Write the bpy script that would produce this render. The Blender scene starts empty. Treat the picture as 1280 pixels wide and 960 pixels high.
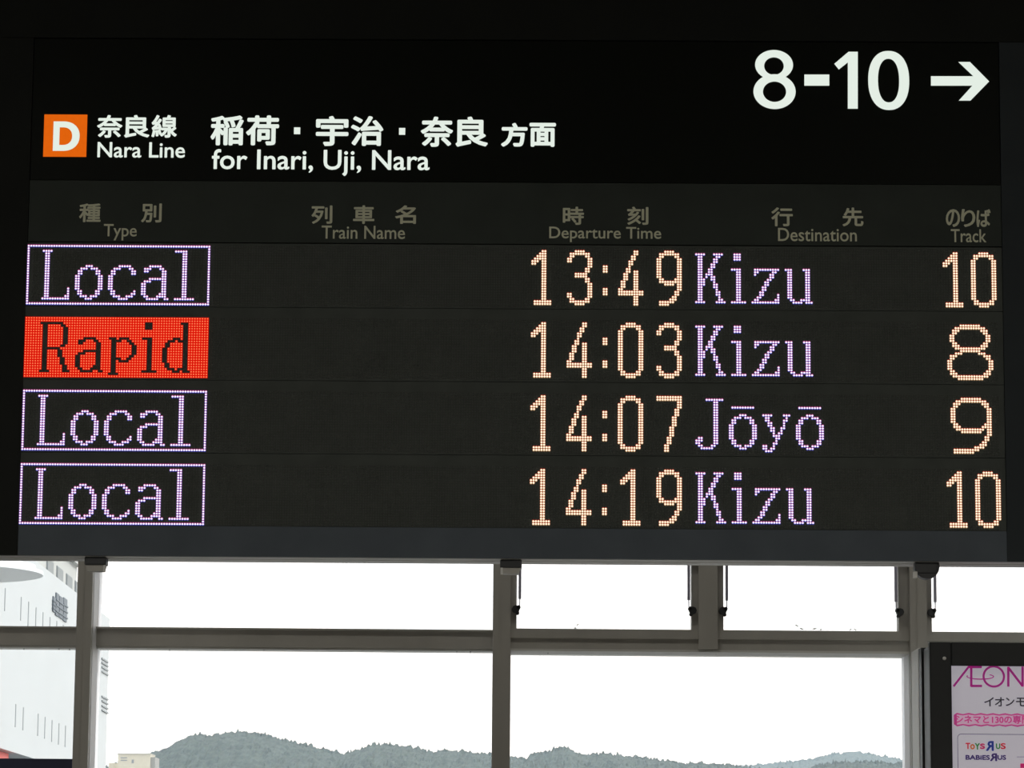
import bpy, bmesh, math, random
from mathutils import Vector, Matrix, noise

random.seed(7)
S = bpy.context.scene
COL = S.collection

# ------------------------------------------------------------------ camera
FPX = 4000.0                       # focal length in pixels of the 1280x960 frame
PITCH, ROLL = math.radians(9.0), math.radians(0.45)
EYE = Vector((0, 0, 1.6))
cx_, sx_ = math.cos(PITCH), math.sin(PITCH)
FWD = Vector((0, cx_, sx_))
_X, _U = Vector((1, 0, 0)), Vector((0, -sx_, cx_))
RIGHT = _X * math.cos(ROLL) + _U * math.sin(ROLL)
UP = _U * math.cos(ROLL) - _X * math.sin(ROLL)
cam = bpy.data.cameras.new('camera')
cam.sensor_width = 36.0
cam.lens = 36.0 * FPX / 1280.0
cam.clip_start, cam.clip_end = 0.1, 20000
camo = bpy.data.objects.new('camera', cam)
COL.objects.link(camo)
camo.matrix_world = Matrix.Translation(EYE) @ Matrix((RIGHT, UP, -FWD)).transposed().to_4x4()
S.camera = camo

# ------------------------------------------------------------------ world, sun, lamps, exposure
SKY_STRENGTH = 2.0
world = bpy.data.worlds.new('world'); S.world = world
world.use_nodes = True
wt = world.node_tree; wt.nodes.clear()
wo = wt.nodes.new('ShaderNodeOutputWorld'); wb = wt.nodes.new('ShaderNodeBackground')
tc = wt.nodes.new('ShaderNodeTexCoord'); mp = wt.nodes.new('ShaderNodeMapping')
mp.inputs['Scale'].default_value = (1.0, 1.0, 3.0)
nz = wt.nodes.new('ShaderNodeTexNoise'); nz.inputs['Scale'].default_value = 5.0
nz.inputs['Detail'].default_value = 4.0
rp = wt.nodes.new('ShaderNodeValToRGB')
rp.color_ramp.elements[0].position = 0.36; rp.color_ramp.elements[0].color = (0.84, 0.92, 0.98, 1)
rp.color_ramp.elements[1].position = 0.56; rp.color_ramp.elements[1].color = (1.0, 1.0, 1.0, 1)
wt.links.new(tc.outputs['Generated'], mp.inputs['Vector'])
wt.links.new(mp.outputs['Vector'], nz.inputs['Vector'])
wt.links.new(nz.outputs['Fac'], rp.inputs['Fac'])
wt.links.new(rp.outputs['Color'], wb.inputs['Color'])
wb.inputs['Strength'].default_value = SKY_STRENGTH
wt.links.new(wb.outputs['Background'], wo.inputs['Surface'])

sun = bpy.data.lights.new('sun', 'SUN'); sun.energy = 2.0; sun.angle = math.radians(25)
sun.color = (1.0, 0.97, 0.93)
suno = bpy.data.objects.new('sun', sun); COL.objects.link(suno)
suno.rotation_euler = Vector((0.80, 0.25, 0.60)).to_track_quat('Z', 'Y').to_euler()
suno.location = (40, 60, 60)

def area(name, loc, size, energy, color=(1, 0.96, 0.88)):
    l = bpy.data.lights.new(name, 'AREA'); l.shape = 'RECTANGLE'
    l.size, l.size_y = size; l.energy = energy; l.color = color
    o = bpy.data.objects.new(name, l); COL.objects.link(o); o.location = loc
    return o
for i, (lx, ly) in enumerate([(-3.2, 1.5), (3.2, 1.5), (-3.2, -2.5), (3.2, -2.5)]):  # unseen ceiling lamps, added to light the interior
    area('ceiling_lamp_light', (lx, ly, 4.40), (1.2, 0.3), 100)
for i, (lx, ly) in enumerate([(-3.2, 9.2), (0.0, 9.2), (3.2, 9.2)]):  # unseen row added to brighten the mullion fronts and head rail
    area('ceiling_lamp_light', (lx, ly, 4.40), (1.2, 0.3), 7)

vs = S.view_settings
S.display_settings.display_device = 'sRGB'
vs.view_transform = 'Standard'; vs.look = 'None'; vs.exposure = 0.0; vs.gamma = 1.0
vs.use_curve_mapping = False

# ------------------------------------------------------------------ geometry from measured rays
def ray(px, py):
    return FWD + RIGHT * ((px - 640) / FPX) - UP * ((py - 480) / FPX)

def hit(px, py, p0, n):
    """World point where the line of sight through (px, py) meets the plane."""
    r = ray(px, py)
    return EYE + r * ((p0 - EYE).dot(n) / r.dot(n))

def onY(px, py, Y):
    return hit(px, py, Vector((0, Y, 0)), Vector((0, 1, 0)))

# ------------------------------------------------------------------ materials
def lin(c):
    return tuple(((v / 255) / 12.92 if v / 255 <= 0.04045 else ((v / 255 + 0.055) / 1.055) ** 2.4) for v in c)

def mat(name, rgb, rough=0.6, metal=0.0, var=0.0, scale=20.0, bump=0.0, spec=0.5, stretch=(1, 1, 1)):
    m = bpy.data.materials.new(name); m.use_nodes = True
    nt = m.node_tree; b = nt.nodes['Principled BSDF']
    b.inputs['Base Color'].default_value = (*rgb, 1)
    b.inputs['Roughness'].default_value = rough
    b.inputs['Metallic'].default_value = metal
    b.inputs['Specular IOR Level'].default_value = spec
    if var or bump:
        t = nt.nodes.new('ShaderNodeTexCoord'); mpp = nt.nodes.new('ShaderNodeMapping')
        mpp.inputs['Scale'].default_value = stretch
        n = nt.nodes.new('ShaderNodeTexNoise'); n.inputs['Scale'].default_value = scale
        n.inputs['Detail'].default_value = 5
        nt.links.new(t.outputs['Object'], mpp.inputs['Vector']); nt.links.new(mpp.outputs['Vector'], n.inputs['Vector'])
        if var:
            r = nt.nodes.new('ShaderNodeValToRGB')
            r.color_ramp.elements[0].position = 0.3; r.color_ramp.elements[1].position = 0.7
            r.color_ramp.elements[0].color = (*[c * (1 - var) for c in rgb], 1)
            r.color_ramp.elements[1].color = (*[min(1, c * (1 + var)) for c in rgb], 1)
            nt.links.new(n.outputs['Fac'], r.inputs['Fac']); nt.links.new(r.outputs['Color'], b.inputs['Base Color'])
        if bump:
            bp = nt.nodes.new('ShaderNodeBump'); bp.inputs['Strength'].default_value = bump
            nt.links.new(n.outputs['Fac'], bp.inputs['Height']); nt.links.new(bp.outputs['Normal'], b.inputs['Normal'])
    return m

def emit(name, srgb, strength=1.0, var=0.0):
    m = bpy.data.materials.new(name); m.use_nodes = True
    nt = m.node_tree; nt.nodes.clear()
    o = nt.nodes.new('ShaderNodeOutputMaterial'); e = nt.nodes.new('ShaderNodeEmission')
    e.inputs['Color'].default_value = (*lin(srgb), 1); e.inputs['Strength'].default_value = strength
    if var:
        t = nt.nodes.new('ShaderNodeTexCoord'); n = nt.nodes.new('ShaderNodeTexNoise')
        n.inputs['Scale'].default_value = 90; mr = nt.nodes.new('ShaderNodeMapRange')
        mr.inputs['To Min'].default_value = strength * (1 - var); mr.inputs['To Max'].default_value = strength * (1 + var)
        nt.links.new(t.outputs['Object'], n.inputs['Vector']); nt.links.new(n.outputs['Fac'], mr.inputs['Value'])
        nt.links.new(mr.outputs['Result'], e.inputs['Strength'])
    nt.links.new(e.outputs['Emission'], o.inputs['Surface'])
    return m

def glass_mat(name, tint=(1, 1, 1), refl=0.05):
    m = bpy.data.materials.new(name); m.use_nodes = True
    nt = m.node_tree; nt.nodes.clear()
    o = nt.nodes.new('ShaderNodeOutputMaterial'); mx = nt.nodes.new('ShaderNodeMixShader')
    t = nt.nodes.new('ShaderNodeBsdfTransparent'); g = nt.nodes.new('ShaderNodeBsdfGlossy')
    fr = nt.nodes.new('ShaderNodeFresnel'); fr.inputs['IOR'].default_value = 1.3
    t.inputs['Color'].default_value = (*tint, 1); g.inputs['Roughness'].default_value = 0.02
    nt.links.new(fr.outputs['Fac'], mx.inputs[0])
    nt.links.new(t.outputs[0], mx.inputs[1]); nt.links.new(g.outputs[0], mx.inputs[2])
    nt.links.new(mx.outputs[0], o.inputs['Surface'])
    return m

M = {}
M['housing'] = mat('housing_black_paint', (0.010, 0.0115, 0.010), 0.6, var=0.15, scale=6, spec=0.15)
M['sign'] = mat('sign_black_acrylic', (0.0055, 0.007, 0.005), 0.4, spec=0.08)
M['heading'] = mat('heading_panel_grey', (0.042, 0.050, 0.045), 0.7, var=0.1, scale=9, spec=0.15)
M['led_board'] = mat('led_module_black', (0.074, 0.083, 0.077), 0.75, var=0.12, scale=14, spec=0.15)
M['led_off'] = mat('led_lens_unlit', (0.092, 0.100, 0.094), 0.5, spec=0.3)
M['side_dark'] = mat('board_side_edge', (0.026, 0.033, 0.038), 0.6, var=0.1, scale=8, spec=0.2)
M['board_bottom'] = mat('board_lower_edge', (0.090, 0.108, 0.130), 0.6, var=0.1, scale=8, spec=0.2)  # window glare on the lower edge is put into this paler blue
M['olive'] = mat('heading_print', (0.72, 0.73, 0.56), 0.8)
M['sign_white'] = emit('sign_backlit_white', (228, 238, 228), 1.0)
M['sign_orange'] = emit('sign_backlit_orange', (224, 98, 14), 1.0, var=0.08)
M['lav_core'] = emit('led_core_white', (250, 238, 255), 1.25)
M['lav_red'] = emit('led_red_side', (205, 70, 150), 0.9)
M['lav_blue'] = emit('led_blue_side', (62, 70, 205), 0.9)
M['lav_pad'] = emit('led_violet', (150, 118, 205), 1.0)  # blurred glow between the diodes, painted as emissive cells
M['amb_core'] = emit('led_core_amber', (255, 244, 214), 1.3)
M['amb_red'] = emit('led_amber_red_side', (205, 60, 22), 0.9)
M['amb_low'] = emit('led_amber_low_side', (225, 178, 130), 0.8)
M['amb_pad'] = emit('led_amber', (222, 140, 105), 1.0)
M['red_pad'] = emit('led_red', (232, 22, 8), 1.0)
M['red_core'] = emit('led_red_core', (255, 140, 92), 1.0)
M['frame'] = mat('window_frame_bronze', (0.47, 0.46, 0.43), 0.5, var=0.08, scale=7, stretch=(1, 1, 0.2), spec=0.3)
M['frame_edge'] = mat('window_frame_light_edge', (0.72, 0.72, 0.69), 0.5)
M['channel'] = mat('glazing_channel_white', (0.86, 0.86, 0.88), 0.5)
M['alu'] = mat('aluminium', (0.78, 0.78, 0.76), 0.5, metal=0.1, var=0.05, scale=12)
M['black_metal'] = mat('black_metal', (0.03, 0.033, 0.038), 0.5)
M['steel'] = mat('strut_steel', (0.35, 0.35, 0.45), 0.45, metal=0.2)
M['white_plastic'] = mat('white_plastic', (0.8, 0.8, 0.78), 0.5)
M['glass'] = glass_mat('window_glass', (0.985, 0.99, 0.99))
M['navy'] = mat('navy_panel', (0.018, 0.025, 0.075), 0.5, var=0.1)
M['wall_in'] = mat('interior_wall', (0.32, 0.31, 0.28), 0.8, var=0.05, scale=3)
M['ceil'] = mat('ceiling_paint', (0.4, 0.39, 0.36), 0.9, var=0.04, scale=3)
M['floor'] = mat('floor_tile', (0.28, 0.27, 0.25), 0.5, var=0.1, scale=4)
M['header'] = mat('dark_header', (0.05, 0.055, 0.055), 0.7)

# ------------------------------------------------------------------ mesh helpers
def link(name, me, parent=None, **props):
    o = bpy.data.objects.new(name, me); COL.objects.link(o)
    if parent is not None:
        o.parent = parent
    for k, v in props.items():
        o[k] = v
    return o

def empty(name, loc=(0, 0, 0), rz=0.0, **props):
    o = bpy.data.objects.new(name, None); COL.objects.link(o)
    o.location = loc; o.rotation_euler = (0, 0, rz)
    o.empty_display_size = 0.2
    for k, v in props.items():
        o[k] = v
    return o

class MB:
    """Collects vertices and faces, with a material index per face."""
    def __init__(s):
        s.v, s.f, s.mi = [], [], []
    def poly(s, pts, mi=0):
        b = len(s.v); s.v += [tuple(p) for p in pts]; s.f.append(tuple(range(b, b + len(pts)))); s.mi.append(mi)
    def box(s, x0, x1, y0, y1, z0, z1, mi=0):
        b = len(s.v)
        s.v += [(x0, y0, z0), (x1, y0, z0), (x1, y1, z0), (x0, y1, z0), (x0, y0, z1), (x1, y0, z1), (x1, y1, z1), (x0, y1, z1)]
        for q in ((0, 3, 2, 1), (4, 5, 6, 7), (0, 1, 5, 4), (1, 2, 6, 5), (2, 3, 7, 6), (3, 0, 4, 7)):
            s.f.append(tuple(b + i for i in q)); s.mi.append(mi)
    def cyl(s, c, r, axis, h, n=12, r2=None, mi=0):
        """Cylinder / cone frustum from c along the unit axis."""
        a = Vector(axis).normalized(); t = Vector((0, 0, 1)) if abs(a.z) < 0.9 else Vector((1, 0, 0))
        e1 = a.cross(t).normalized(); e2 = a.cross(e1); c = Vector(c); r2 = r if r2 is None else r2
        b = len(s.v)
        for k in range(n):
            d = e1 * math.cos(2 * math.pi * k / n) + e2 * math.sin(2 * math.pi * k / n)
            s.v.append(tuple(c + d * r)); s.v.append(tuple(c + a * h + d * r2))
        for k in range(n):
            i, j = b + 2 * k, b + 2 * ((k + 1) % n)
            s.f.append((i, j, j + 1, i + 1)); s.mi.append(mi)
        s.f.append(tuple(b + 2 * k for k in range(n))); s.mi.append(mi)
        s.f.append(tuple(b + 2 * k + 1 for k in reversed(range(n)))); s.mi.append(mi)
    def build(s, name, mats, parent=None, bevel=0.0, smooth=False, tri=False, recalc=True, **props):
        me = bpy.data.meshes.new(name)
        me.from_pydata(s.v, [], s.f)
        me.polygons.foreach_set('material_index', s.mi)
        for m in (mats if isinstance(mats, (list, tuple)) else [mats]):
            me.materials.append(m)
        if recalc or bevel or tri:
            bm = bmesh.new(); bm.from_mesh(me)
            if bevel:
                bmesh.ops.remove_doubles(bm, verts=bm.verts, dist=1e-6)
                bmesh.ops.recalc_face_normals(bm, faces=bm.faces)
                bmesh.ops.bevel(bm, geom=bm.edges[:], offset=bevel, segments=2, affect='EDGES', profile=0.6)
            elif recalc:
                bmesh.ops.recalc_face_normals(bm, faces=bm.faces)
            if tri:
                bmesh.ops.triangulate(bm, faces=bm.faces[:])
            bm.to_mesh(me); bm.free()
        if smooth:
            for p in me.polygons: p.use_smooth = True
        me.update()
        return link(name, me, parent, **props)

class Plane:
    """A vertical plane with local coordinates: u to the right, v up, out of the plane towards the viewer is -y local."""
    def __init__(s, origin, yaw):
        s.o = Vector(origin); s.yaw = yaw
        s.d = Vector((math.cos(yaw), math.sin(yaw), 0)); s.n = Vector((-math.sin(yaw), math.cos(yaw), 0))
    def uv(s, px, py, off=0.0):
        p = hit(px, py, s.o - s.n * off, s.n) - s.o
        return p.dot(s.d), p.z
    def rect(s, px0, px1, py0, py1, off=0.0):
        """u0, u1, v0, v1 of a pixel rectangle (its edges taken at the middle of each side)."""
        xm, ym = (px0 + px1) / 2, (py0 + py1) / 2
        return s.uv(px0, ym, off)[0], s.uv(px1, ym, off)[0], s.uv(xm, py1, off)[1], s.uv(xm, py0, off)[1]

_txt = {}; _wid = {}
def text_tris(body):
    """2D triangles of a string in the built-in lettering, in the unit box, plus its aspect."""
    if body in _txt: return _txt[body]
    cu = bpy.data.curves.new('lettering', 'FONT'); cu.body = body; cu.size = 1.0; cu.resolution_u = 4
    o = bpy.data.objects.new('lettering', cu); COL.objects.link(o)
    bpy.context.view_layer.update()
    me = bpy.data.meshes.new_from_object(o.evaluated_get(bpy.context.evaluated_depsgraph_get()))
    vs_ = [(v.co.x, v.co.y) for v in me.vertices]; fs = [tuple(p.vertices) for p in me.polygons]
    COL.objects.unlink(o); bpy.data.objects.remove(o); bpy.data.curves.remove(cu); bpy.data.meshes.remove(me)
    x0 = min(v[0] for v in vs_); x1 = max(v[0] for v in vs_); y0 = min(v[1] for v in vs_); y1 = max(v[1] for v in vs_)
    vs_ = [((x - x0) / (x1 - x0), (y - y0) / (y1 - y0)) for x, y in vs_]
    _wid[body] = x1 - x0
    _txt[body] = (vs_, fs); return _txt[body]

def text_into(mb, plane, body, px, off=0.002, bold=0.0, mi=0, mirror=False, span=None):
    """Lay a string into the pixel rectangle px=(x0,x1,y0,y1) of a plane; bold is the added stroke radius in metres."""
    vs_, fs = text_tris(body)
    u0, u1, v0, v1 = plane.rect(*px)
    u0 += bold; u1 -= bold; v0 += bold; v1 -= bold
    shifts = [(0, 0)] if not bold else [(0, 0)] + [(math.cos(a) * bold, math.sin(a) * bold) for a in [k * math.pi / 4 for k in range(8)]]
    for k, (du, dv) in enumerate(shifts):
        b = len(mb.v); y = -off - k * 1e-5
        for x, z in vs_:
            if mirror: x = 1 - x
            mb.v.append((u0 + x * (u1 - u0) + du, y, v0 + z * (v1 - v0) + dv))
        for f in fs:
            if span and not span[0] <= sum(vs_[i][0] for i in f) / len(f) < span[1]: continue
            mb.f.append(tuple(b + i for i in f)); mb.mi.append(mi)

def ellipse_ring(mb, cu, cv, ro, ri, y, e=2.0, n=48, a0=0.0, a1=2 * math.pi, mi=0, ci=None):
    """Ring between an outer and an inner (super)ellipse, facing -y."""
    def pt(r, a, c):
        c_, s_ = math.cos(a), math.sin(a)
        return (c[0] + r[0] * math.copysign(abs(c_) ** (2 / e), c_), y, c[1] + r[1] * math.copysign(abs(s_) ** (2 / e), s_))
    ci = ci or (cu, cv)
    for k in range(n):
        a, b = a0 + (a1 - a0) * k / n, a0 + (a1 - a0) * (k + 1) / n
        mb.poly([pt(ro, a, (cu, cv)), pt(ro, b, (cu, cv)), pt(ri, b, ci), pt(ri, a, ci)], mi)

# ------------------------------------------------------------------ the setting: concourse interior
YW = 10.50                                    # inner face of the window mullions
def struct(name, mb, mats, **kw):
    kw.setdefault('kind', 'structure')
    return mb.build(name, mats, None, **kw)

b = MB(); b.box(-7, 7, -6, YW + 0.30, -0.2, 0.0); struct('floor', b, M['floor'])
b = MB(); b.box(-7, 7, -6, YW + 0.30, 4.5, 4.7); struct('ceiling', b, M['ceil'])
b = MB(); b.box(-7.2, -7, -6, YW + 0.30, 0, 4.5); struct('wall_left', b, M['wall_in'])
b = MB(); b.box(7, 7.2, -6, YW + 0.30, 0, 4.5); struct('wall_right', b, M['wall_in'])
b = MB(); b.box(-7.2, 7.2, -6.2, -6, 0, 4.5); struct('wall_back', b, M['wall_in'])
for lx, ly in [(-3.2, 1.5), (3.2, 1.5), (-3.2, -2.5), (3.2, -2.5), (-3.2, 9.2), (0.0, 9.2), (3.2, 9.2)]:  # fixtures for the added lamps, none of them in view
    pos = ('left' if lx < 0 else 'right' if lx > 0 else 'middle') + ' one in the ' + {1.5: 'central', -2.5: 'rear', 9.2: 'window-side'}[ly] + ' row'
    lt = empty('ceiling_light', (lx, ly, 4.5), label='slim ceiling light with grey frame, %s' % pos, category='light', group='ceiling lights of the concourse')
    b = MB()
    for q in ((-0.65, 0.65, -0.2, -0.16), (-0.65, 0.65, 0.16, 0.2), (-0.65, -0.61, -0.16, 0.16), (0.61, 0.65, -0.16, 0.16)):
        b.box(q[0], q[1], q[2], q[3], -0.1, 0.0)
    b.build('frame', M['alu'], lt)
    b = MB(); b.box(-0.61, 0.61, -0.16, 0.16, -0.07, -0.05)
    b.build('diffuser', emit('lamp_diffuser', (255, 245, 225), 1.5), lt)

zt = onY(640, 672, YW).z                      # top of the metal head rail
b = MB(); b.box(-7, 7, YW + 0.02, YW + 0.30, zt, 4.5); struct('wall_front', b, M['header'])
zs = 0.75
b = MB(); b.box(-7, 7, YW + 0.02, YW + 0.30, 0.0, zs); struct('wall_front_lower', b, M['wall_in'])
# head rail: a stepped aluminium profile
zb = onY(640, 684, YW).z
b = MB(); b.box(-7, 7, YW - 0.02, YW + 0.26, zb, zt)
b.box(-7, 7, YW - 0.035, YW - 0.02, zt - 0.008, zt); b.box(-7, 7, YW - 0.028, YW - 0.02, zb, zb + 0.005)
struct('trim_1', b, M['alu'])
b = MB(); b.box(-7, 7, YW - 0.02, YW + 0.30, zs, zs + 0.04); struct('trim_2', b, M['alu'])

def X(px, py, Y=YW): return onY(px, py, Y).x
def Z(px, py, Y=YW): return onY(px, py, Y).z

MD = 0.24                                       # mullion depth
xA0, xA1 = X(93.3, 850), X(112.3, 850)
xB0, xB1 = X(615.8, 850), X(637.6, 850)
xC0, xC1 = X(1137.5, 760), X(1158.5, 760)
bay = xB0 - xA0
def mullion(n, x0, x1):
    b = MB(); b.box(x0, x1, YW, YW + MD, zs + 0.04, zb)
    b.box(x0 + 0.022, x0 + 0.024, YW - 0.002, YW, zs + 0.04, zb)
    t = struct('trim_%d' % n, b, M['frame'])
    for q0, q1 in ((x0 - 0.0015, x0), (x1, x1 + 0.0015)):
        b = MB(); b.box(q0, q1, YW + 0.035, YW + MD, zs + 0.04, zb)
        b.build('glazing_channel', M['channel'], t)  # pale faces put the daylight on the reveals into the colour
mullion(3, xA0, xA1); mullion(4, xB0, xB1); mullion(5, xC0, xC1)
mullion(6, xA0 - bay, xA1 - bay); mullion(7, xC0 + bay, xC1 + bay)
mullion(8, xA0 - 2 * bay, xA1 - 2 * bay); mullion(9, xC0 + 2 * bay, xC1 + 2 * bay)

YB = YW + 0.12                                  # face of the transom bars
YG = YW + 0.17                                  # glass
def window(n, x0, x1, zbt, zbb, extra=None):
    """Fixed window between two mullions with one transom bar; parts: transom_bar, pane (two)."""
    w = empty('window_%d' % n, ((x0 + x1) / 2, YG, zs), kind='structure')
    ox, oy, oz = w.location
    b = MB(); b.box(x0 - ox, x1 - ox, YB - oy, YW + 0.22 - oy, zbb - oz, zbt - oz)
    b.box(x0 - ox, x1 - ox, YB - 0.012 - oy, YB - oy, zbt - 0.006 - oz, zbt - oz)
    b.build('transom_bar', M['frame'], w)
    b = MB(); b.box(x0 - ox, x1 - ox, YB + 0.01 - oy, YW + 0.235 - oy, zbb - 0.006 - oz, zbb - oz)
    b.build('drip_edge', M['frame_edge'], w)  # real lip; the light it catches is put into this paler colour
    for z0, z1 in ((zs + 0.04, zbb - 0.006), (zbt, zb)):
        b = MB(); b.box(x0 - ox, x1 - ox, -0.003, 0.003, z0 - oz, z1 - oz)
        b.build('pane', M['glass'], w)
    return w
zb1t, zb1b = Z(360, 785.6, YB), Z(360, 809.3, YB)
w0 = window(1, xA1 - bay, xA0, zb1t, zb1b)
w1 = window(2, xA1, xB0, zb1t, zb1b)
# navy infill panel in the low part of the first window
o = w0.location; zp = Z(45, 948.3, YW + 0.10)
b = MB(); b.box(xA1 - bay - o.x, xA0 - o.x, YW + 0.10 - o.y, YW + 0.13 - o.y, zs + 0.04 - o.z, zp - o.z)
b.build('infill_panel', M['navy'], w0, label='dark navy panel across the foot of the pane')
# little drops hanging under the bars
def drops(w, pxs, py, Y):
    b = MB(); o = w.location
    for px in pxs:
        p = onY(px, py + px * 0.006, Y); r = random.uniform(0.0015, 0.0028)
        b.cyl((p.x - o.x, p.y - o.y, p.z - o.z), r, (0, 0, -1), random.uniform(0.004, 0.008), 6, r * 0.3)
    b.build('water_drop', M['black_metal'], w, kind='stuff')
drops(w0, [30, 74, 87], 810.6, YB + 0.02); drops(w1, [212, 330, 571, 588], 810.6, YB + 0.02)

def sash_window(n, x0, x1, posts, zt_bar, zb_bar, right_cut=None):
    """Bay with top-hung sashes above a bar: parts: transom_bar, post, sash (> rail, stile, pane, stay...), pane."""
    w = empty('window_%d' % n, ((x0 + x1) / 2, YG, zs), kind='structure'); o = w.location
    def bx(mb, a0, a1, y0, y1, z0, z1): mb.box(a0 - o.x, a1 - o.x, y0 - o.y, y1 - o.y, z0 - o.z, z1 - o.z)
    b = MB(); bx(b, x0, x1, YW + 0.03, YW + 0.22, zb_bar, zt_bar - 0.028)
    b.build('transom_bar', M['frame'], w)
    b = MB(); bx(b, x0, x1, YW + 0.02, YW + 0.235, zb_bar - 0.007, zb_bar)
    b.build('drip_edge', M['frame_edge'], w)  # lip under the sashes, its caught light painted in as well
    b = MB(); bx(b, x0, x1, YG - 0.003, YG + 0.003, zs + 0.04, zb_bar - 0.007)
    b.build('pane', M['glass'], w)
    for p0, p1 in posts:
        b = MB(); bx(b, p0, p1, YW + 0.01, YW + 0.22, zb_bar + 0.001, zb)
        b.build('post', M['frame'], w)
    edges = [x0] + [e for p in posts for e in p] + [x1]
    for k in range(0, len(edges), 2):
        a0, a1 = edges[k], edges[k + 1]
        wl, wr = 0.020, 0.022
        s = empty('sash', (0, 0, 0)); s.parent = w
        if k == len(edges) - 2 and len(edges) > 2: wr = 0.034
        b = MB(); bx(b, a0 - 0.002, a1 + 0.002, YW + 0.0205, YW + 0.09, zt_bar - 0.029, zt_bar + 0.002); b.build('bottom_rail', M['frame'], s)
        for q0, q1 in ((a0 - 0.002, a0 + wl), (a1 - wr, a1 + 0.002)):
            b = MB(); bx(b, q0, q1, YW + 0.03, YW + 0.09, zt_bar + 0.0021, zb); b.build('stile', M['frame'], s)
        b = MB(); bx(b, a0 + wl, a1 - wr, YW + 0.058, YW + 0.063, zt_bar + 0.002, zb); b.build('pane', M['glass'], s)
        # stay arms: a rod ending in a dark pivot at each side
        for sx, ins in ((a0 + wl, 1), (a1 - wr, -1)):
            b = MB(); xr = sx + ins * 0.010
            zr = onY(640, 748, YW).z
            bx(b, xr - 0.0045, xr + 0.0045, YW + 0.012, YW + 0.021, zr, zb)
            bx(b, xr - 0.0015, xr + 0.0015, YW + 0.014, YW + 0.018, zr - 0.022, zr)
            b.build('stay_arm', M['steel'], s)
            b = MB(); xp = sx - ins * 0.003; zz = zr - 0.034
            b.cyl((xp - o.x, YW + 0.006 - o.y, zz - o.z), 0.013, (0, 1, 0), 0.022, 8)
            b.cyl((xp + ins * 0.009 - o.x, YW + 0.006 - o.y, zz + 0.006 - o.z), 0.007, (0, 1, 0), 0.022, 8)
            b.cyl((xp + ins * 0.006 - o.x, YW + 0.008 - o.y, zz - 0.013 - o.z), 0.006, (0, 1, 0), 0.018, 8)
            b.build('stay_pivot', M['black_metal'], s)
    return w
zb2t, zb2b = Z(880, 788.0, YW + 0.02), Z(880, 812.8, YW + 0.03)
pM = (X(873.5, 760), X(897.5, 760))
w2 = sash_window(3, xB1, xC0, [pM], zb2t, zb2b)
w3 = sash_window(4, xC1, xC0 + bay, [(xC1 + pM[0] - xB1, xC1 + pM[1] - xB1)], zb2t, zb2b)
drops(w2, [667, 685, 772, 820, 832, 846, 895, 980, 1005, 1092], 810.2, YW + 0.10)
# flecks of dry debris lying along the bottom of the sash panes
b = MB(); o = w2.location
for px, py, L, a in ((722, 781, .012, .4), (729, 778, .007, 1.2), (719, 785, .014, 0), (861, 783, .012, 1.3), (866, 785, .01, .5), (996, 782, .02, -.5),
                     (1002, 786, .02, -.3), (1018, 786, .02, .1), (1021, 783, .012, 1.4), (1026, 787, .012, .2), (1063, 787, .012, .5), (1069, 787, .014, -.4), (918, 779, .004, .3)):
    p = onY(px, py, YW + 0.055) - o
    dx, dz = math.cos(a) * L / 2, math.sin(a) * L / 2; t = 0.0025
    b.poly([(p.x - dx, p.y, p.z - dz), (p.x, p.y - .001, p.z - t), (p.x + dx, p.y, p.z + dz), (p.x, p.y + .001, p.z + t)])
b.build('debris', mat('dry_debris', (0.35, 0.36, 0.33), 0.9), w2, kind='stuff')
# plain bays further left and right, outside the frame
window(5, xA1 - 2 * bay, xA0 - bay, zb1t, zb1b); window(6, xC1 + bay, xC0 + 2 * bay, zb1t, zb1b)
b = MB(); b.box(-7, xA0 - 2 * bay, YW + 0.02, YW + 0.28, zs + 0.04, zb); b.box(xC1 + 2 * bay, 7, YW + 0.02, YW + 0.28, zs + 0.04, zb)
struct('wall_front_piers', b, M['wall_in'])

# ------------------------------------------------------------------ departure board
YAW = math.radians(-0.7)
BP = Plane((0, 8.0, 0), YAW)
ref = BP.uv(640, 480)
board_origin = BP.o + BP.d * ref[0] + Vector((0, 0, ref[1]))
BP.o = board_origin
board = empty('departure_board', board_origin, YAW, label='wide black hanging train departure board with a lit direction sign and four LED rows', category='departure board')

def plate(name, px, material, thick=0.02, off=0.0, parent=board, bevel=0.0, **props):
    u0, u1, v0, v1 = BP.rect(*px, off)
    b = MB(); b.box(u0, u1, -off, -off + thick, v0, v1)
    return b.build(name, material, parent, bevel=bevel, **props)

# edges, in pixels at the middle of the board (x = 640)
TOPY = -60
uL, uR = BP.uv(-60, 480)[0], BP.uv(1340, 480)[0]
vT, vB = BP.uv(640, TOPY)[1], BP.uv(640, 698.3)[1]
b = MB(); b.box(uL, uR, 0.012, 0.134, vB + 0.0062, vT); b.build('housing', M['housing'], board)
b = MB(); b.box(uL, uR, 0.012, 0.134, vB, vB + 0.006); b.box(uL, uR, 0.1345, 0.138, vB, vB + 0.03); b.box(uL, uR, 0.06, 0.064, vB - 0.0012, vB)
b.build('underside_tray', M['alu'], board, label='pale metal underside strip')
xl = BP.uv(35, 300)[0]; xr = BP.uv(1252, 300)[0]
def v_at(py): return BP.uv(640, py)[1]
def slab(name, u0, u1, pyt, pyb, m, y0=0.0, y1=0.0119, parent=board, **props):
    b = MB(); b.box(u0, u1, y0, y1, v_at(pyb), v_at(pyt))
    return b.build(name, m, parent, **props)
slab('top_frame', uL, uR, TOPY, 50.0, M['housing'], -0.004)
slab('side_frame', uL, xl - 0.001, 50.6, 697.9, M['housing'], -0.004)
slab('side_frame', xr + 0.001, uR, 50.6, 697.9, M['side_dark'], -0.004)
sign = slab('sign_panel', xl, xr, 51.0, 227.4, M['sign'], 0.002)
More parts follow.
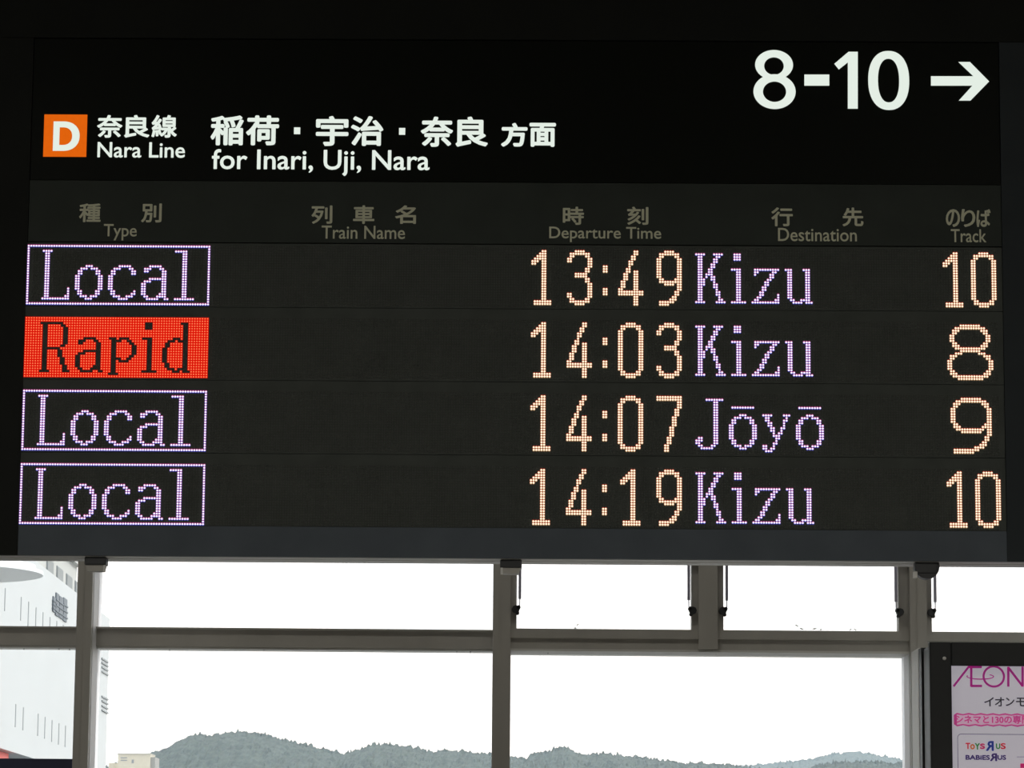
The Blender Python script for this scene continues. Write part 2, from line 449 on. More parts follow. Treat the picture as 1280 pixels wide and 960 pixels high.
head = slab('heading_panel', xl, xr, 228.4, 304.8, M['heading'], 0.0)
rows_y = [(306.2, 385.7), (386.3, 477.1), (477.7, 568.6), (569.2, 659.8)]
rows = [slab('led_row', xl - 0.006, xr, a, c, M['led_board'], 0.0) for a, c in rows_y]
slab('bottom_frame', xl, xr, 660.4, 697.9, M['board_bottom'], -0.004)
for u in (uL + 0.35, uR - 0.35):
    b = MB(); b.cyl((u, 0.08, vT), 0.025, (0, 0, 1), 4.5 - board_origin.z - vT, 16)
    b.build('hanger_rod', M['black_metal'], board)

# black clamps gripping the underside of the board
for px in (118, 638.5, 1158.5):
    u_, v_ = BP.uv(px, 698 + (px - 640) * 0.0066)
    c = empty('support_clamp', (0, 0, 0)); c.parent = board
    c.location = (u_, 0.05, vB - 0.001); c.scale = (0.76, 0.76, 0.76)
    r = px > 1000
    b = MB(); b.box(-0.036, 0.036, -0.045, 0.012, -0.026 if not r else -0.036, 0.0)
    b.build('body', M['black_metal'], c, bevel=0.004)
    b = MB()
    if r:
        b.cyl((0.004, 0.010, -0.012), 0.042, (0, -1, 0), 0.05, 16)
        b.build('jaw', M['black_metal'], c, bevel=0.003)
        b = MB(); b.box(-0.043, -0.029, -0.05, -0.03, -0.052, -0.030); b.build('plastic_tip', M['white_plastic'], c, bevel=0.003)
    else:
        b.v += [(-0.032, -0.035, -0.02), (0.034, -0.035, -0.02), (0.026, -0.035, -0.046), (-0.026, -0.035, -0.046),
                (-0.032, 0.008, -0.02), (0.034, 0.008, -0.02), (0.026, 0.008, -0.046), (-0.026, 0.008, -0.046)]
        for q in ((0, 1, 2, 3), (4, 7, 6, 5), (0, 4, 5, 1), (1, 5, 6, 2), (2, 6, 7, 3), (3, 7, 4, 0)):
            b.f.append(q); b.mi.append(0)
        b.build('jaw', M['frame'], c)
        b = MB(); s = 1 if px < 300 else -1
        b.box(s * 0.030 - 0.004, s * 0.030 + 0.004, -0.04, -0.03, -0.048, -0.026); b.build('plastic_tip', M['white_plastic'], c, bevel=0.001)

# --- lettering of the lit sign
def letters(name, items, material, parent, bold, off=0.0, lab=None):
    """Every ideograph is a piece of its own; a run of Latin letters stays one piece per word group."""
    for body, px in items:
        if ord(body[0]) > 1000 and len(body) > 1:
            n = len(body); w = (px[1] - px[0]); g = w * (0.07 if n > 1 else 0) / n
            cw = (w - g * (n - 1)) / n
            cells = [(ch, (px[0] + k * (cw + g), px[0] + k * (cw + g) + cw, px[2], px[3])) for k, ch in enumerate(body)]
        else:
            cells = [(body, px)]
        for ch, q in cells:
            text_tris(ch); words = ch.split(' '); cuts = [-1]
            for k in range(1, len(words)):
                pre = ' '.join(words[:k]); text_tris(pre); cuts.append(_wid[pre] / _wid[ch] + 0.006)
            cuts.append(2)
            for k in range(len(words)):
                b = MB(); text_into(b, BP, ch, q, off=off, bold=bold, span=(cuts[k], cuts[k + 1]))
                ob = b.build(name, material, parent, recalc=False)
                bm = bmesh.new(); bm.from_mesh(ob.data)
                bmesh.ops.delete(bm, geom=[v for v in bm.verts if not v.link_faces], context='VERTS')
                bm.to_mesh(ob.data); bm.free()
SO = -0.0005
letters('sign_lettering', [('奈良線', (121.3, 221.3, 143.8, 172.2))], M['sign_white'], sign, 0.0016, SO + 0.001)
letters('sign_lettering', [('Nara Line', (121.9, 231.3, 177.8, 197.2))], M['sign_white'], sign, 0.0007, SO + 0.001)
letters('sign_lettering', [('稲荷', (263.3, 348.8, 144.3, 181.8)), ('宇治', (394.9, 479.3, 145.0, 182.5)),
                           ('奈良', (525.8, 610.1, 145.8, 183.6)), ('方面', (626.3, 694.9, 153.6, 183.6))], M['sign_white'], sign, 0.0024, SO + 0.001)
letters('sign_lettering', [('for Inari, Uji, Nara', (264.8, 537.0, 187.0, 220.0))], M['sign_white'], sign, 0.0009, SO + 0.001)
b = MB()
for px in ((367.5, 375.2, 159.3, 167.5), (498.8, 506.5, 160.0, 168.3)):
    u0, u1, v0, v1 = BP.rect(*px); b = MB(); b.box(u0, u1, -0.0008, 0.0019, v0, v1)
    b.build('sign_lettering', M['sign_white'], sign)
u0, u1, v0, v1 = BP.rect(54.7, 108.4, 143.2, 195.8)
b = MB(); b.box(u0, u1, -0.0006, 0.0019, v0, v1); b.build('line_badge', M['sign_orange'], sign, label='orange square badge with a white capital D')
# D drawn as a stem and a bowl
b = MB()
def P2(px, py): return BP.uv(px, py)
s0, s1 = P2(66.0, 188.6), P2(75.0, 152.0)
y_ = -0.0012
b.poly([(s0[0], y_, s0[1]), (s1[0], y_, s0[1]), (s1[0], y_, s1[1]), (s0[0], y_, s1[1])])
cu = P2(79.0, 170.3); e = P2(99.6, 170.3); top = P2(79, 151.9)
ro = (e[0] - cu[0], top[1] - cu[1]); ei = P2(90.3, 170.3); ti = P2(79, 159.3)
ellipse_ring(b, cu[0], cu[1], ro, (ei[0] - cu[0], ti[1] - cu[1]), y_, 2.2, 32, -math.pi / 2, math.pi / 2)
for sgn in (1, -1):
    b.poly([(s0[0], y_, cu[1] + sgn * ro[1]), (cu[0], y_, cu[1] + sgn * ro[1]), (cu[0], y_, cu[1] + sgn * (ti[1] - cu[1])), (s0[0], y_, cu[1] + sgn * (ti[1] - cu[1]))])
b.build('badge_letter', M['sign_white'], sign, recalc=False)

# 8-10 and the arrow (crop coordinates measured at 3.368 x)
def C(x, y): return P2(900 + x / 3.368, 30 + y / 3.368)
y_ = -0.0008
def ring_px(b, xo0, xo1, yo0, yo1, xi0, xi1, yi0, yi1, e=2.0):
    o0, o1, i0, i1 = C(xo0, yo1), C(xo1, yo0), C(xi0, yi1), C(xi1, yi0)
    ellipse_ring(b, (o0[0] + o1[0]) / 2, (o0[1] + o1[1]) / 2, ((o1[0] - o0[0]) / 2, (o1[1] - o0[1]) / 2),
                 ((i1[0] - i0[0]) / 2, (i1[1] - i0[1]) / 2), y_, e, 64, ci=((i0[0] + i1[0]) / 2, (i0[1] + i1[1]) / 2))
b = MB()
ring_px(b, 148, 307, 110, 235, 186, 268, 141, 214, 2.0)
ring_px(b, 141, 318, 212, 358, 181, 278, 243, 328, 2.0)
ring_px(b, 625, 795, 114, 362, 666, 753, 147, 330, 2.25)
def pc(b, pts): b.poly([(C(x, y)[0], y_, C(x, y)[1]) for x, y in pts])
pc(b, [(355, 213), (460, 213), (460, 260), (355, 260)])
pc(b, [(541, 117), (580, 117), (580, 357), (538, 357), (538, 162), (500, 192), (481, 168)])
b.build('track_numbers', M['sign_white'], sign, tri=True, label='large lit figures 8-10')
b = MB()
pc(b, [(888, 220), (1066, 220), (1003, 160), (1052, 160), (1133, 242), (1054, 323), (1005, 323), (1062, 260), (888, 260)])
b.build('direction_arrow', M['sign_white'], sign, tri=True, label='lit white arrow pointing right')

# --- printed column headings
H = [[('種', (99, 126, 254.4, 277.8)), ('別', (176.6, 202.2, 254.4, 278.2))], [('Type', (129.7, 171, 280.2, 300.6))],
     [('列', (389.3, 415.5, 256.8, 280)), ('車', (441.4, 468, 256.8, 280)), ('名', (493.9, 520.1, 256.8, 280))], [('Train Name', (402, 506.3, 282.3, 298.8))],
     [('時', (703.5, 730, 258.5, 281.2)), ('刻', (784, 810.5, 258.5, 281.2))], [('Departure Time', (686.5, 826.5, 283.7, 303.0))],
     [('行', (964, 991, 259.3, 283)), ('先', (1053, 1079.3, 259.6, 283.2))], [('Destination', (972.5, 1071, 285.2, 301.8))],
     [('のりば', (1182.2, 1238.3, 261.5, 283.9))], [('Track', (1188.5, 1232.8, 286.6, 303))]]
for it in H:
    cjk = ord(it[0][0][0]) > 1000
    letters('heading_lettering', it, M['olive'], head, 0.0012 if cjk else 0.0004, 0.001)

# --- LED characters: rows of columns lit, relative to the cell
G = {}
def glyph(name, spec):
    """spec: {row or (row0,row1): columns}"""
    s = set()
    for k, cols in spec.items():
        r0, r1 = (k, k) if isinstance(k, int) else k
        cs = []
        for part in str(cols).split(','):
            if '-' in part: a, c = part.split('-'); cs += list(range(int(a), int(c) + 1))
            else: cs.append(int(part))
        for r in range(r0, r1 + 1):
            for c in cs: s.add((c, r))
    G[name] = s
glyph('L', {2: '6-9', (3, 19): '7,8', (17, 19): '7,8,16', 20: '7,8,15,16', 21: '6-16'})
glyph('o', {8: '4-6', 9: '2-4,6-8', (10, 11): '1,2,8,9', (12, 17): '0,1,9,10', (18, 19): '1,2,8,9', 20: '2-4,6-8', 21: '4-6'})
glyph('c', {8: '4-8', 9: '2,3,4,8,9', 10: '1,2,9,10', 11: '1,2,9,10', (12, 17): '0,1', 18: '1,2,10', 19: '1,2,9,10', 20: '2,3,4,7,8,9', 21: '4-7'})
glyph('a', {8: '3-7', 9: '1,2,3,7,8', 10: '1,2,8,9', (11, 12): '8,9', 13: '3-9', 14: '1,2,3,8,9', (15, 18): '0,1,8,9', 19: '0,1,7,8,9', 20: '1,2,6,7,8,9', 21: '2-6,9,10'})
glyph('l', {2: '0-4', (3, 20): '3,4', 21: '0-7'})
glyph('R', {2: '6-14', 3: '7,8,14,15', (4, 10): '7,8,15,16', 11: '7,8,14,15', 12: '7-13', (13, 15): '7,8,13,14', (16, 18): '7,8,14,15', (19, 20): '7,8,15,16', 21: '6-9,15-17'})
glyph('p', {8: '33-35,37-40', 9: '34-37,40,41', 10: '34,35,41,42', (11, 14): '34,35,42,43', 15: '34,35,41,42', 16: '34-37,40,41', 17: '34,35,37-40', (18, 21): '34,35', 22: '33-36'})
glyph('ir', {(2, 4): '47-49', 8: '46-49', (9, 20): '48,49', 21: '46-51'})
glyph('d', {2: '61-63', (3, 7): '62,63', 8: '58-60,62,63', 9: '56-58,60-63', (10, 11): '55,56,62,63', (12, 17): '54,55,62,63', (18, 19): '55,56,62,63', 20: '56-58,60-63', 21: '58-60,62-64'})
glyph('1', {0: '5,6', 1: '4-6', 2: '3-6', 3: '2-6', 4: '1-3,5,6', 5: '1,2,5,6', (6, 19): '5,6', (20, 21): '2-8'})
glyph('4', {(0, 1): '6,7', (2, 3): '5,6', (4, 5): '4,5', 6: '4', 7: '3,4', 8: '3,4,6,7', (9, 10): '2,3,6,7', 11: '2,3,6,7', (12, 14): '1,2,6,7', 15: '0,1,6,7', (16, 17): '0-9', (18, 21): '6,7'})
glyph('0', {0: '3-6', 1: '1-8', 2: '1,2,7,8', (3, 18): '0,1,8,9', 19: '1,2,7,8', 20: '1-8', 21: '3-6'})
glyph('3', {0: '3-6', 1: '1-8', 2: '1,2,7,8', (3, 4): '0,1,8,9', (5, 6): '8,9', (7, 8): '7,8', (9, 10): '3-7', (11, 12): '7,8', (13, 16): '8,9', (17, 18): '0,1,8,9', 19: '1,2,7,8', 20: '1-8', 21: '3-6'})
glyph('9', {0: '3-6', 1: '1-8', 2: '1,2,7,8', (3, 10): '0,1,8,9', 11: '1,2,7-9', 12: '1-6,7-9', 13: '3-6,8,9', (14, 15): '8,9', 16: '7,8', 17: '7,8', 18: '6,7', 19: '5-7', 20: '1-6', 21: '1-4'})
glyph('7', {(0, 1): '0-9', (2, 4): '8,9', (5, 7): '7,8', (8, 11): '6,7', (12, 15): '5,6', (16, 18): '4,5', (19, 21): '3,4'})
glyph(':', {(6, 8): '0,1', (15, 17): '0,1'})
glyph('8w', {0: '5-12', 1: '3-14', 2: '2-4,13-15', 3: '2,3,14,15', (4, 6): '1,2,15,16', 7: '2,3,14,15', 8: '2-4,13-15', 9: '3-14', 10: '5-12', 11: '3-5,12-14', 12: '1-3,14-16', 13: '1,2,15,16', (14, 17): '0,1,16,17', 18: '1,2,15,16', 19: '1-3,14-16', 20: '2-15', 21: '4-13'})
glyph('9w', {0: '4-11', 1: '2-13', 2: '1-3,12-14', 3: '1,2,13,14', (4, 9): '0,1,14,15', 10: '1,2,13-15', 11: '1-3,12-15', 12: '2-12,14,15', 13: '4-11,14,15', 14: '14,15', (15, 16): '13,14', 17: '12,13', 18: '11-13', 19: '9-12', 20: '1-10', 21: '1-8'})
glyph('K', {0: '0-3,7-10', 1: '1,2,8,9', (2, 3): '1,2,7,8', (4, 5): '1,2,6,7', (6, 7): '1,2,5,6', 8: '1,2,4-6', 9: '1,2,4,6,7', 10: '1-3,6,7', 11: '1-3,7', 12: '1,2,3,7,8', 13: '1,2,7,8', 14: '1,2,8', (15, 16): '1,2,8,9', 17: '1,2,9', 18: '1,2,9,10', 19: '0-3,8-11'})
glyph('i', {(0, 2): '1-3', 6: '0-3', (7, 18): '2,3', 19: '0-5'})
glyph('z', {6: '1-10', 7: '1,2,8,9', 8: '1,7,8', 9: '7,8', 10: '6,7', (11, 12): '5,6', (13, 14): '4,5', 15: '3,4', 16: '3,4,10', 17: '2,3,10', 18: '1,2,9,10', 19: '0-10'})
glyph('u', {6: '0-2,7-9', (7, 17): '1,2,8,9', 18: '2,3,6-9', 19: '3-6,8-10'})
glyph('J', {0: '4-10', (1, 14): '7,8', 15: '1,2,7,8', 16: '0-2,7,8', 17: '0,1,7,8', 18: '1,2,6,7', 19: '2-6'})
glyph('ob', {3: '1-9'})
glyph('y', {6: '0-3,8-10', 7: '1,2,9', 8: '1,2,8,9', (9, 10): '2,3,8', 11: '3,4,7,8', 12: '3,4,7', 13: '4,6,7', 14: '4-6', 15: '5,6', 16: '5', 17: '4,5', 18: '0,1,4', 19: '0,1,3,4', 20: '1-3'})

def shift(g, dx, dy=0): return {(c + dx, r + dy) for c, r in G[g]}
def word(parts): 
    s = set()
    for g, dx, dy in parts: s |= shift(g, dx, dy)
    return s
border = {(c, r) for c in range(72) for r in (0, 23)} | {(c, r) for c in (0, 71) for r in range(24)}
LOCAL = border | word([('L', 0, 0), ('o', 19, 0), ('c', 32, 0), ('a', 45, 0), ('l', 58, 0)])
rap = word([('R', 0, 0), ('a', 20, 0), ('p', 0, 0), ('ir', 0, 0), ('d', 0, 0)])
RAPID = {(c, r) for c in range(72) for r in range(24)} - rap
KIZU = word([('K', 0, 2), ('i', 14, 2), ('z', 22, 2), ('u', 35, 2)])
JOYO = word([('J', 0, 2), ('ob', 13, 2), ('o', 13, 0), ('y', 26, 2), ('ob', 39, 2), ('o', 39, 0)])
def TIME(t):
    return word([(ch, dx, 1) for ch, dx in zip(t, (0, 15, 29, 35, 50))])
TEN = word([('1', 0, 1), ('0', 12, 1)]); EIGHT = word([('8w', 0, 1)]); NINE = word([('9w', 1, 1)])

A0, A1 = BP.uv(36.06, 307.3), BP.uv(261.7, 308.45)
PIT = (A1[0] - A0[0]) / 71.0
print('LED pitch', PIT, 'v drop', (A0[1] - BP.uv(34.15, 379.35)[1]) / 23)
PV = (A0[1] - BP.uv(34.15, 379.35)[1]) / 23
ROWTOP = [A0[1] + (BP.uv(x, y)[1] - A0[1]) for x, y in ((36.06, 307.3), (32.5, 397.3), (30.2, 488.4), (27.4, 580.2))]

def led_word(name, cells, u0, v0, parent, style, lab):
    """Lit diodes: a low coloured cell with a bright domed core, red side up and blue side down."""
    b = MB(); h = PIT / 2
    for c, r in sorted(cells):
        u, v = u0 + c * PIT, v0 - r * PV
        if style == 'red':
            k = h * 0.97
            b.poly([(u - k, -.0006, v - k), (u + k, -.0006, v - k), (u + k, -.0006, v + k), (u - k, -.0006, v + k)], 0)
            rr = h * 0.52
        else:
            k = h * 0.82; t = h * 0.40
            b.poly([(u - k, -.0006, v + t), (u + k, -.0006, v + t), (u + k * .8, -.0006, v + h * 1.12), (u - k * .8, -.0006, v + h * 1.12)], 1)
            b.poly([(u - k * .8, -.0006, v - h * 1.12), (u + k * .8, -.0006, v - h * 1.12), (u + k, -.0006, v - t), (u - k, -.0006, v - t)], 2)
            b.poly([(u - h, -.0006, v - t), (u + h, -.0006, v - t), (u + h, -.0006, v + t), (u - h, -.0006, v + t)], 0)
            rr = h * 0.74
        base = len(b.v)
        for q in range(8):
            a = math.pi * (q + .5) / 4
            b.v.append((u + rr * math.cos(a), -.0010, v + rr * math.sin(a)))
        for q in range(8):
            a = math.pi * (q + .5) / 4
            b.v.append((u + rr * .6 * math.cos(a), -.0022, v + rr * .6 * math.sin(a)))
        ci = 3
        for q in range(8):
            n = (q + 1) % 8
            b.f.append((base + q, base + n, base + 8 + n, base + 8 + q)); b.mi.append(ci)
        b.f.append(tuple(base + 8 + q for q in range(8))); b.mi.append(ci)
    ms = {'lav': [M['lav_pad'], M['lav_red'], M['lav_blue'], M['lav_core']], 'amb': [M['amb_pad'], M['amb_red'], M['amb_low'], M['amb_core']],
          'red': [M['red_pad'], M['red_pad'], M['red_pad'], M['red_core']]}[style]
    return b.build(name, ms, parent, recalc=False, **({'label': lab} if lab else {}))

uT = BP.uv(662.3, 345)[0]; uD = BP.uv(870.3, 345)[0]; uK = BP.uv(1176.6, 345)[0]; uW = BP.uv(1185.3, 440)[0]
uType = A0[0]
RAPW = ('field', [(RAPID, 'dark word Rapid on a red LED field')], 'red')
LOCW = ('word', [(border, 'dotted violet border')] + [(shift(g, d), None) for g, d in (('L', 0), ('o', 19), ('c', 32), ('a', 45), ('l', 58))], 'lav')
def seq(items): return [(shift(g, dx, dy), None) for g, dx, dy in items]
KZ = seq([('K', 0, 2), ('i', 14, 2), ('z', 22, 2), ('u', 35, 2)])
JY = seq([('J', 0, 2)]) + [(word([('ob', 13, 2), ('o', 13, 0)]), None)] + seq([('y', 26, 2)]) + [(word([('ob', 39, 2), ('o', 39, 0)]), None)]
TYPEW = [LOCW, RAPW, LOCW, LOCW]
TY = [LOCAL, RAPID, LOCAL, LOCAL]
times = ['13:49', '14:03', '14:07', '14:19']
dest = [(KIZU, KZ), (KIZU, KZ), (JOYO, JY), (KIZU, KZ)]
trk = [(TEN, uK, seq([('1', 0, 1), ('0', 12, 1)])), (EIGHT, uW, seq([('8w', 0, 1)])), (NINE, uW, seq([('9w', 1, 1)])), (TEN, uK + PIT * 0.4, seq([('1', 0, 1), ('0', 12, 1)]))]
for k in range(4):
    v0 = ROWTOP[k]
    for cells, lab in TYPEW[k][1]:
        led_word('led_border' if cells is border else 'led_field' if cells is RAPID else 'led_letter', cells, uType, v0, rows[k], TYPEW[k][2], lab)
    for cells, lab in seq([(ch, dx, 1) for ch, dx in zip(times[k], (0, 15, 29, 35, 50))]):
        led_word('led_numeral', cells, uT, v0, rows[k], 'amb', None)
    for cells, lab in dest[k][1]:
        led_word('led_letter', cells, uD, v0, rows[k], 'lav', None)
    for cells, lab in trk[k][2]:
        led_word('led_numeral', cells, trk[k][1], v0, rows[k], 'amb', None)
    # unlit diodes: low pyramids over the whole row
    lit = set()
    def cells_of(cells, u0): return {(round((u0 - uType) / PIT) + c, r) for c, r in cells}
    lit |= cells_of(TY[k], uType) | cells_of(TIME(times[k]), uT) | cells_of(dest[k][0], uD) | cells_of(trk[k][0], trk[k][1])
    lit |= {(c + d, r) for c, r in lit for d in (-1, 1)}
    b = MB(); nC = int((xr - 0.01 - uType) / PIT); q = PIT * 0.33
    for c in range(nC):
        for r in range(24):
            if (c, r) in lit: continue
            u, v = uType + c * PIT, v0 - r * PV
            s = len(b.v)
            b.v += [(u - q, -.0002, v - q), (u + q, -.0002, v - q), (u + q, -.0002, v + q), (u - q, -.0002, v + q), (u, -.0022, v)]
            b.f += [(s, s + 1, s + 4), (s + 1, s + 2, s + 4), (s + 2, s + 3, s + 4), (s + 3, s, s + 4)]; b.mi += [0] * 4
    b.build('led_matrix', M['led_off'], rows[k], recalc=False, kind='stuff')

# ------------------------------------------------------------------ advertising light box in front of the right window
YF, YK = 9.97, 10.40
AP = Plane((0, YF, 0), 0.0)
corner = onY(1161.5, 802.5, YF)
xa, za = corner.x, corner.z
adb = empty('advertising_light_box', (xa + 0.6, (YF + YK) / 2, 0), label='dark grey free-standing advertising box with a white poster, below right of the departure board', category='advertising display')
o = adb.location
AP.o = Vector((o.x, YF, 0.0))
def abx(name, m, x0, x1, y0, y1, z0, z1, bevel=0.0, parent=adb, **kw):
    b = MB(); b.box(x0 - o.x, x1 - o.x, y0 - o.y, y1 - o.y, z0, z1)
    return b.build(name, m, parent, bevel=bevel, **kw)
box_m = mat('box_dark_grey', (0.02, 0.022, 0.023), 0.45, var=0.1, scale=8)
side_m = mat('box_side_grey', (0.05, 0.053, 0.053), 0.45, var=0.1, scale=5, stretch=(1, 1, .2))
bez_m = mat('box_bezel_black', (0.013, 0.016, 0.018), 0.5, var=0.1)
xe = xa + 1.25
abx('cabinet', side_m, xa + 0.004, xe - 0.004, YF + 0.03, YK - 0.2505, 0.0, za - 0.006, bevel=0.012)
abx('rear_profile', M['frame_edge'], xa - 0.004, xe + 0.004, YK - 0.185, YK - 0.012, 0.0, za, bevel=0.004)
abx('rear_profile', box_m, xa - 0.002, xe + 0.002, YK - 0.25, YK - 0.1855, 0.0, za - 0.004)
# bezel: four rails round the poster, standing proud of it
pl = onY(1189.6, 850, YF).x; pt = onY(1220, 832.2, YF).z; pr = xe - (pl - xa); pb = 0.35
abx('bezel_rail', bez_m, xa, pl, YF - 0.0, YF + 0.0299, 0.0, za, bevel=0.004)
abx('bezel_rail', bez_m, pr, xe, YF - 0.0, YF + 0.0299, 0.0, za, bevel=0.004)
abx('bezel_rail', bez_m, pl, pr, YF - 0.0, YF + 0.0299, pt, za, bevel=0.003)
abx('bezel_rail', bez_m, pl, pr, YF - 0.0, YF + 0.0299, 0.0, pb, bevel=0.003)
sc_ = onY(1180.5, 823, YF)
b = MB(); b.cyl((sc_.x - o.x, YF - o.y, sc_.z), 0.006, (0, -1, 0), 0.002, 10, 0.004); b.build('screw', M['alu'], adb)
pm = bpy.data.materials.new('poster_paper'); pm.use_nodes = True
pbs = pm.node_tree.nodes['Principled BSDF']; pbs.inputs['Base Color'].default_value = (0.82, 0.78, 0.86, 1); pbs.inputs['Roughness'].default_value = 0.35
pbs.inputs['Emission Color'].default_value = (0.9, 0.86, 1.0, 1); pbs.inputs['Emission Strength'].default_value = 0.24
poster = abx('poster', pm, pl, pr, YF + 0.012, YF + 0.016, pb, pt)
PO = AP                                       # poster lettering lies on the poster, 12 mm behind the bezel face
def ptxt(name, items, m, bold=0.0, lift=0.0, **kw):
    b = MB()
    for it in items:
        text_into(b, PP, it[0], it[1], off=0.001 + lift, bold=bold, mirror=len(it) > 2)
    ob = b.build(name, m, poster, recalc=False, **kw)
    ob.location = (0, YF + 0.012 - o.y, 0)
    return ob
PP = Plane((o.x, YF + 0.012, 0), 0.0)
def ink(n, c):
    m = mat(n, lin(c), 0.5); p = m.node_tree.nodes['Principled BSDF']      # weak emission added in the ink's own colour, like the paper
    p.inputs['Emission Color'].default_value = (*lin(c), 1); p.inputs['Emission Strength'].default_value = 0.26
    return m
mag = ink('ink_magenta', (190, 40, 150)); blk = ink('ink_grey', (55, 55, 60)); pinkm = ink('ink_pink', (225, 80, 165))
palep = ink('ink_pale_pink', (250, 205, 235)); hot = ink('ink_hot_pink', (235, 40, 130)); linem = ink('ink_line', (80, 72, 105))
def Q(x, y): return PP.uv(1130 + x / 5.333, 780 + y / 5.333)
def stroke(b, p, q, w, y=-0.001):
    a, c = Vector(Q(*p)), Vector(Q(*q)); d = (c - a).normalized(); n = Vector((-d.y, d.x)) * w / 2
    b.poly([(v.x, y, v.y) for v in (a - n, c - n, c + n, a + n)])
b = MB(); W = 0.0072
stroke(b, (330, 416), (432, 284), W * .9); stroke(b, (448, 282), (448, 418), W); stroke(b, (428, 287), (518, 287), W)
stroke(b, (446, 413), (520, 413), W); stroke(b, (695, 286), (695, 418), W); stroke(b, (790, 284), (790, 418), W); stroke(b, (693, 288), (790, 414), W)
c0 = Q(598, 350); ellipse_ring(b, c0[0], c0[1], (0.0350, 0.0345), (0.0285, 0.028), -0.001, 2, 40)
c0 = Q(508, 350); ellipse_ring(b, c0[0], c0[1], (0.0430, 0.0100), (0.0395, 0.0065), -0.0012, 2, 40, math.pi * 0.9, math.pi * 2.25)
ob = b.build('poster_logo', mag, poster, recalc=False, label='thin magenta capital lettering with a ring'); ob.location = (0, YF + 0.012 - o.y, 0)
ptxt('poster_lettering', [('イ', (1230.2, 1242.3, 871.5, 883)), ('オ', (1243.4, 1255.4, 871.5, 883)), ('ン', (1257, 1268, 872, 882.5)), ('モ', (1270, 1283, 872, 883))], blk, 0.0006)
# wavy pink banner
b = MB(); n = 60; u0, v0 = PP.uv(1192.3, 899.5); ul = PP.uv(1420, 899.5)[0]; hv = (PP.uv(1240, 891.5)[1] - PP.uv(1240, 907)[1]) / 2
for k in range(n):
    a0, a1 = k / n, (k + 1) / n
    h0 = hv * (1 + 0.10 * math.sin(a0 * 95)) * (0.75 if k == 0 else 1); h1 = hv * (1 + 0.10 * math.sin(a1 * 95))
    ua, ub = u0 + (ul - u0) * a0, u0 + (ul - u0) * a1
    b.poly([(ua, -.0006, v0 - h0), (ub, -.0006, v0 - h1), (ub, -.0006, v0 + h1), (ua, -.0006, v0 + h0)], 0)
    if k: b.poly([(ua, -.0012, v0 - h0 * .76), (ub, -.0012, v0 - h1 * .76), (ub, -.0012, v0 + h1 * .76), (ua, -.0012, v0 + h0 * .76)], 1)
ob = b.build('poster_banner', [pinkm, palep], poster, recalc=False, label='wavy pink banner strip'); ob.location = (0, YF + 0.012 - o.y, 0)
tx = (1194.3, 1287, 894.2, 904.6)
ptxt('poster_lettering', [('シネマと130の専門', tx)], pinkm, 0.0008, 0.0010, label='pink lettering')
# outlined panel with the toy-shop lettering
b = MB(); r0 = PP.uv(1196.6, 917.2); r1 = PP.uv(1420, 1010); w = 0.0016; rc = 0.012
pts = []
for cxx, cyy, a0 in ((r1[0] - rc, r0[1] - rc, 0), (r0[0] + rc, r0[1] - rc, 90), (r0[0] + rc, r1[1] + rc, 180), (r1[0] - rc, r1[1] + rc, 270)):
    for k in range(6):
        a = math.radians(a0 + 18 * k); pts.append((cxx, cyy, math.cos(a), math.sin(a)))
for k in range(len(pts)):
    p, q = pts[k], pts[(k + 1) % len(pts)]
    b.poly([(p[0] + p[2] * rc, -.0006, p[1] + p[3] * rc), (q[0] + q[2] * rc, -.0006, q[1] + q[3] * rc),
            (q[0] + q[2] * (rc - w), -.0006, q[1] + q[3] * (rc - w)), (p[0] + p[2] * (rc - w), -.0006, p[1] + p[3] * (rc - w))])
ob = b.build('poster_outline', linem, poster, recalc=False); ob.location = (0, YF + 0.012 - o.y, 0)
def qb(x0, x1, y0, y1): return (1130 + x0 / 5.333, 1130 + x1 / 5.333, 780 + y0 / 5.333, 780 + y1 / 5.333)
inks = {'r': ink('ink_red', (225, 50, 70)), 'o': ink('ink_orange', (225, 120, 60)), 'g': ink('ink_green', (60, 150, 70)), 'm': ink('ink_rose', (215, 60, 120)),
        'b': ink('ink_blue', (45, 65, 160)), 'p': ink('ink_purple', (70, 50, 120))}
for ch, bx_, c in (('T', (410, 442, 792, 834), 'r'), ('o', (441, 472, 800, 836), 'o'), ('Y', (472, 506, 794, 838), 'g'), ('s', (506, 540, 796, 834), 'm'),
                   ('U', (612, 642, 796, 834), 'g'), ('S', (644, 678, 794, 834), 'r')):
    ptxt('poster_lettering', [(ch, qb(*bx_))], inks[c], 0.0009)
ptxt('poster_lettering', [('R', qb(545, 598, 780, 846), True)], inks['b'], 0.0014, 0.0004)
ptxt('poster_lettering', [('BABiES', qb(410, 572, 873, 906)), ('US', qb(622, 680, 873, 906))], inks['p'], 0.0009)
ptxt('poster_lettering', [('R', qb(572, 620, 862, 914), True)], inks['p'], 0.0012, 0.0004)
b = MB()
stroke(b, (752, 886), (800, 886), 0.0012); ob = b.build('poster_rule', linem, poster, recalc=False); ob.location = (0, YF + 0.012 - o.y, 0)
b = MB(); a_, c_ = Q(775, 930), Q(800, 960)
b.poly([(a_[0], -.001, c_[1]), (c_[0] + .02, -.001, c_[1]), (c_[0] + .02, -.001, a_[1]), (a_[0], -.001, a_[1])])
ob = b.build('poster_patch', hot, poster, recalc=False); ob.location = (0, YF + 0.012 - o.y, 0)

# ------------------------------------------------------------------ outside: ground, white building, beige block, hills
GZ = -9.0
b = MB(); b.box(-4000, 4000, YW + 1.0, 9000, GZ - 1, GZ)
struct('ground', b, mat('ground_city', (0.22, 0.22, 0.21), 0.9, var=0.25, scale=0.05))

